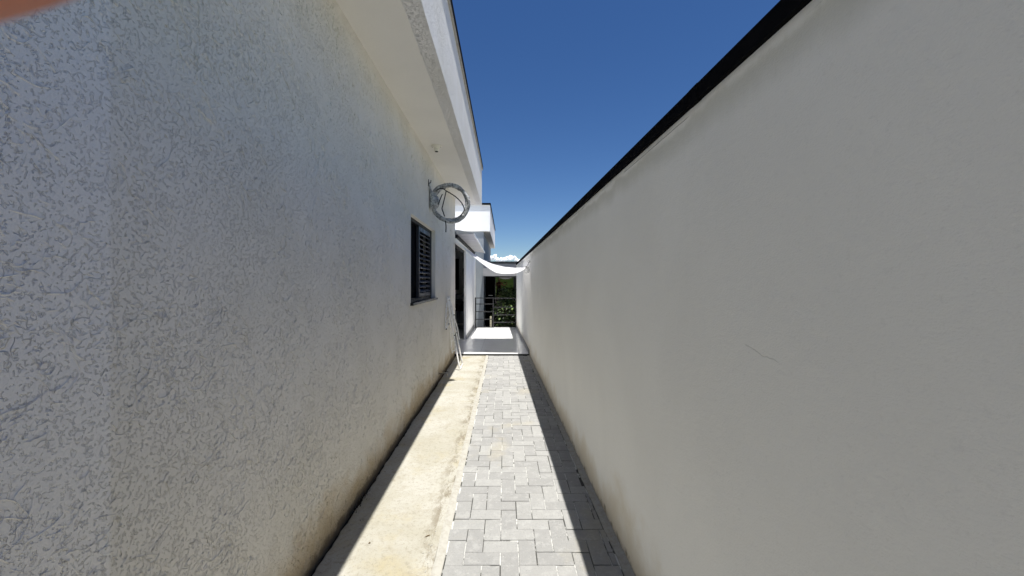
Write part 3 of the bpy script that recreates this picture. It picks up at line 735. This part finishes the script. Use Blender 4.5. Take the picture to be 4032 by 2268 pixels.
# ------------------------------------------------------------------ inside the garden room
K_ = thing('counter', (-2, 12.2, TZ), 'dark counter with grey lower cabinet inside the shaded doorway', 'counter')
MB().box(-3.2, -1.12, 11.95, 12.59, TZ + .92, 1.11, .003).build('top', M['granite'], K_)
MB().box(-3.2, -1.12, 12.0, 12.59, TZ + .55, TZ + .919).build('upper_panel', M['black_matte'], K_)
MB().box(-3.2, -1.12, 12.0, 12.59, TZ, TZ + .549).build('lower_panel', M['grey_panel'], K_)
b = MB(); b.box(-1.66, -1.505, 12.55, 12.598, 1.24, 2.26, .004); tag(b.build('wall_panel', M['black_matte']), 'tall narrow black panel fixed on the dim inner wall, left of the screen', 'panel')
b = MB(); b.box(-1.37, -1.07, 12.545, 12.598, 1.28, 1.95, .02)
tv = b.build('screen', M['black']); tag(tv, 'black rounded screen hung on the dim inner wall above the counter', 'screen')
ST = thing('bar_stool', (-1.2, 10.7, TZ), 'black bar stool with splayed legs standing just inside the doorway', 'stool')
MB().lathe((-1.21, 10.7, .90), [(.15, 0), (.175, .02), (.175, .06), (.15, .09), (.08, .10)], 24).build('seat', M['cable'], ST, smooth=True)
for a in (.6, 2.2, 3.8, 5.4):
    MB().tube([(-1.21 + .09 * math.cos(a), 10.7 + .09 * math.sin(a), .90), (-1.21 + .17 * math.cos(a), 10.7 + .20 * math.sin(a), TZ)], .013, 8).build('leg', M['dark_steel'], ST)
MB().tube([(-1.21 + .14 * math.cos(k / 24 * 6.283), 10.7 + .15 * math.sin(k / 24 * 6.283), .32) for k in range(24)], .008, 8, closed=True).build('foot_ring', M['chrome'], ST)
o = MB().box(-1.57, -1.535, 11.985, 11.999, .62, .69, .003).build('wall_socket', M['white_plastic']); tag(o, 'small white socket on the counter front left of the stool', 'socket')

# ------------------------------------------------------------------ small litter on the concrete
def litter(name, loc, pts, label, cat, m):
    b = MB(); v = [b.bm.verts.new((loc[0] + x, loc[1] + y, loc[2] + z)) for x, y, z in pts]
    c = b.bm.verts.new((loc[0], loc[1], loc[2] + .006))
    for i in range(len(v)): b.bm.faces.new((v[i], v[(i + 1) % len(v)], c))
    o = b.build(name, m); s_ = o.modifiers.new('th', 'SOLIDIFY'); s_.thickness = .0015
    return tag(o, label, cat)
litter('dry_leaf', (-.455, 2.26, .002), [(-.014, -.008, 0), (-.004, -.007, .003), (.012, .004, .001), (.014, .010, .002), (0, .006, 0)], 'dark curled leaf scrap on the concrete near the cement edging', 'leaf', M['dry_leaf'])
litter('dry_leaf', (-.775, 2.20, .002), [(-.006, -.005, 0), (.004, -.006, .004), (.006, .003, .001), (-.003, .005, .003)], 'tiny brown leaf scrap on the sunlit concrete near the house shadow', 'leaf', M['dry_leaf'])
# crumbs of mortar and sand grains lying along the strip
b = MB(); rd = random.Random(4)
for i in range(240):
    y = 1.6 + rd.random() ** 1.6 * 5.5
    x = (-.40 - abs(rd.gauss(0, .03))) if i % 3 else (-.965 + abs(rd.gauss(0, .05)))
    q = bmesh.ops.create_icosphere(b.bm, subdivisions=1, radius=rd.uniform(.0015, .0045))
    for v in q['verts']: v.co += Vector((x, y, .0015)) + Vector((rd.uniform(-.001, .001), rd.uniform(-.001, .001), rd.uniform(-.001, .001)))
tag(b.build('mortar_crumbs', M['kerb']), 'scattered mortar crumbs along both edges of the concrete strip', 'rubble', kind='stuff')
# moss clump in the gap at the foot of the house wall
b = MB(); rd = random.Random(9)
for i in range(90):
    y = rd.gauss(2.62, .07); x = -.99 + abs(rd.gauss(0, .013)); h = rd.uniform(.008, .035)
    a = rd.uniform(0, 6.28); w = .004
    v = [b.bm.verts.new(p) for p in ((x - w * math.cos(a), y - w * math.sin(a), -.02), (x + w * math.cos(a), y + w * math.sin(a), -.02), (x + rd.uniform(-.01, .015), y + rd.uniform(-.012, .012), h))]
    b.bm.faces.new(v)
tag(b.build('moss_clump', M['soil']), 'dark moss clump in the crack between the concrete and house wall', 'moss', kind='stuff')

# ------------------------------------------------------------------ clouds low on the horizon
b = MB(); rd = random.Random(21)
D = 2600
def cp(px, py): return ((px - 1987) / 1510 * D, 1.5 + (1110 - py) / 1510 * D)
mounds = [(1906, 1021, 13), (1918, 1016, 12), (1930, 1013, 13), (1944, 1013, 12), (1949, 1006, 8), (1951, 1003, 5), (1944, 1010, 8), (1960, 1019, 11), (1972, 1020, 10),
          (1984, 1019, 11), (1995, 1016, 9), (1996, 1010, 4.5), (2008, 1015, 12), (2017, 1011, 8), (2024, 1014, 10), (2032, 1020, 9), (2042, 1024, 7), (1890, 1020, 12), (1875, 1024, 14)]
for px, py, r in mounds:
    for k in range(9):
        a = rd.uniform(0, 6.28); q = r * rd.uniform(.25, .75)
        x, z = cp(px + math.cos(a) * q * .9, py + abs(math.sin(a)) * q * (-.5 if k % 3 == 0 else .7) + 2)
        rr_ = r * rd.uniform(.30, .62) / 1510 * D
        r0 = bmesh.ops.create_icosphere(b.bm, subdivisions=3, radius=rr_)
        off = Vector((x, D + rd.uniform(-25, 25), z))
        for v in r0['verts']:
            n_ = v.co.normalized(); v.co += n_ * rr_ * (.34 * noise.noise(n_ * 2.2 + off * .1) + .16 * noise.noise(n_ * 6 + off * .1)); v.co += off
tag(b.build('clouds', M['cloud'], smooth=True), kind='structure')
# ------------------------------------------------------------------ the photographer, holding the phone the picture is taken with
def skin_mesh(nodes, edges, root=0, sub=1):
    me = bpy.data.meshes.new('skin'); me.from_pydata([n_[0] for n_ in nodes], edges, [])
    o = bpy.data.objects.new('skin', me); COL.objects.link(o)
    o.modifiers.new('s', 'SKIN'); o.modifiers.new('u', 'SUBSURF').levels = sub
    sv = me.skin_vertices[0].data
    for i, n_ in enumerate(nodes):
        r_ = n_[1]; sv[i].radius = r_ if isinstance(r_, tuple) else (r_, r_)
    sv[root].use_root = True
    bpy.context.view_layer.update()
    ev = o.evaluated_get(bpy.context.evaluated_depsgraph_get()); nm = bpy.data.meshes.new_from_object(ev)
    bpy.data.objects.remove(o); return nm
bx_, by_ = -.42, -.42
def B(x, y, z): return (bx_ + x, by_ + y, z)
nodes = [(B(0, 0, .98), (.15, .11)), (B(0, 0, 1.15), (.14, .10)), (B(0, .005, 1.32), (.165, .11)), (B(0, 0, 1.45), (.10, .08)), (B(0, .01, 1.53), .055),
         (B(0, .02, 1.60), (.072, .085)), (B(0, .02, 1.70), (.070, .085))]
edges = [(0, 1), (1, 2), (2, 3), (3, 4), (4, 5), (5, 6)]
def chain(start, pts):
    p = start
    for q, r_ in pts:
        nodes.append((q, r_)); edges.append((p, len(nodes) - 1)); p = len(nodes) - 1
LH = Vector((-.088, -.035, 1.465)); RH = Vector((.160, -.035, 1.455))
chain(3, [(B(-.19, 0, 1.42), .055), (B(-.25, .10, 1.22), .043), ((LH.x - .10, LH.y - .14, 1.33), .034), ((LH.x - .012, LH.y - .03, LH.z - .03), .024)])
chain(3, [(B(.19, 0, 1.42), .055), (B(.30, .08, 1.20), .043), ((RH.x - .03, RH.y - .16, 1.30), .034), ((RH.x + .012, RH.y - .03, RH.z - .03), .024)])
for s_ in (-1, 1):
    chain(0, [(B(s_ * .10, 0, .86), .095), (B(s_ * .11, .01, .50), .062), (B(s_ * .115, -.015, .30), .055), (B(s_ * .12, -.02, .09), .036), (B(s_ * .125, .05, .035), .036), (B(s_ * .13, .16, .025), .028)])
body = skin_mesh(nodes, edges)
def hand(H0, sgn, index_pts):
    nd = [((H0.x, H0.y - .015, H0.z - .012), (.022, .014)), ((H0.x + sgn * .012, H0.y + .004, H0.z + .004), (.026, .013))]; ed = [(0, 1)]
    def ch(pts):
        p = 1
        for q, r_ in pts:
            nd.append((q, r_)); ed.append((p, len(nd) - 1)); p = len(nd) - 1
    ch(index_pts)
    for k, L_ in ((0, 1.0), (1, .95), (2, .78)):   # middle, ring, little finger bent over the back of the phone
        z = H0.z + .012 - k * .019
        ch([((H0.x + sgn * .016, H0.y + .022, z), .009), ((H0.x + sgn * .026, H0.y + .046, z - .002), .0085), ((H0.x + sgn * (.026 + .020 * L_), H0.y + .052, z - .004), .0078), ((H0.x + sgn * (.026 + .032 * L_), H0.y + .047, z - .004), .0068)])
    ch([((H0.x + sgn * .018, H0.y - .016, H0.z - .006), .011), ((H0.x + sgn * .036, H0.y - .002, H0.z - .002), .0095), ((H0.x + sgn * .052, H0.y + .006, H0.z + .002), .0085)])  # thumb
    return skin_mesh(nd, ed, 0, 2)
hl = hand(LH, 1, [((-.078, -.010, 1.503), .0095), ((-.066, .014, 1.5189), .009), ((-.044, .0215, 1.5214), .0085), ((-.027, .0205, 1.5244), .0078), ((-.0215, .0200, 1.5264), .0062)])
hr = hand(RH, -1, [((.150, -.008, 1.485), .0095), ((.142, .012, 1.494), .009), ((.125, .018, 1.494), .0085), ((.112, .016, 1.493), .0072)])
fc = []
from mathutils import Euler
hd = bmesh.new()
for c_h, rads in ((B(0, .03, 1.655), (.077, .098, .118)), (B(0, .128, 1.635), (.013, .018, .022)), (B(-.078, .02, 1.64), (.010, .02, .032)), (B(.078, .02, 1.64), (.010, .02, .032)), (B(0, .11, 1.588), (.026, .018, .012))):
    q = bmesh.ops.create_icosphere(hd, subdivisions=3, radius=1)
    for v in q['verts']: v.co = Vector((v.co.x * rads[0], v.co.y * rads[1], v.co.z * rads[2])) + Vector(c_h)
hm = bpy.data.meshes.new('h'); hd.to_mesh(hm); hd.free()
pb = bmesh.new()
for me_ in (body, hl, hr, hm): pb.from_mesh(me_)
me = bpy.data.meshes.new('person'); pb.to_mesh(me); pb.free()
me.materials.clear(); me.materials.append(M['skin'])
for p in me.polygons: p.use_smooth = True; p.material_index = 0
P_ = bpy.data.objects.new('person', me); COL.objects.link(P_)
tag(P_, 'person in red shirt and black shorts holding a phone, fingertip over the top left corner', 'person')
# clothing: shells grown from the body surface
def cloth(name, m_, test, off):
    src = bmesh.new(); src.from_mesh(body); src.normal_update()
    kill = [f for f in src.faces if not test(f.calc_center_median())]
    bmesh.ops.delete(src, geom=kill, context='FACES')
    bmesh.ops.delete(src, geom=[v for v in src.verts if not v.link_faces], context='VERTS')
    for v in src.verts: v.co += v.normal * off
    o = MB(); o.bm.free(); o.bm = src
    r_ = o.build(name, m_, P_, smooth=True, fix=False); md = r_.modifiers.new('t', 'SOLIDIFY'); md.thickness = .004; return r_
cloth('shirt', M['shirt'], lambda c: .93 < c.z < 1.50 and (abs(c.x - bx_) < .25 and c.y < by_ + .16), .009)
cloth('shorts', M['shorts'], lambda c: .50 < c.z < 1.0, .012)
hb = MB(); q = bmesh.ops.create_icosphere(hb.bm, subdivisions=3, radius=1)
for v in q['verts']:
    v.co = Vector((v.co.x * .084, v.co.y * .10, v.co.z * .105)) + Vector(B(0, .015, 1.675))
bmesh.ops.delete(hb.bm, geom=[v for v in hb.bm.verts if v.co.z < 1.60 or (v.co.y > by_ + .06 and v.co.z < 1.705)], context='VERTS')
hb.build('hair', M['hair'], P_, smooth=True)
for s_ in (-1, 1):
    e_ = MB(); q = bmesh.ops.create_icosphere(e_.bm, subdivisions=2, radius=.011)
    for v in q['verts']: v.co += Vector(B(s_ * .03, .113, 1.662))
    e_.build('eye', M['shorts'], P_, smooth=True)
ph = MB().box(-.045, .118, -.0135, -.0055, 1.432, 1.512, .0035).build('phone', M['black']); tag(ph, 'thin black phone held sideways in both hands by the person', 'phone')
MB().lathe((-.012, -.0055, 1.497), [(.008, 0), (.008, .001)], 20).build('lens_ring', M['chrome'], ph) if False else None
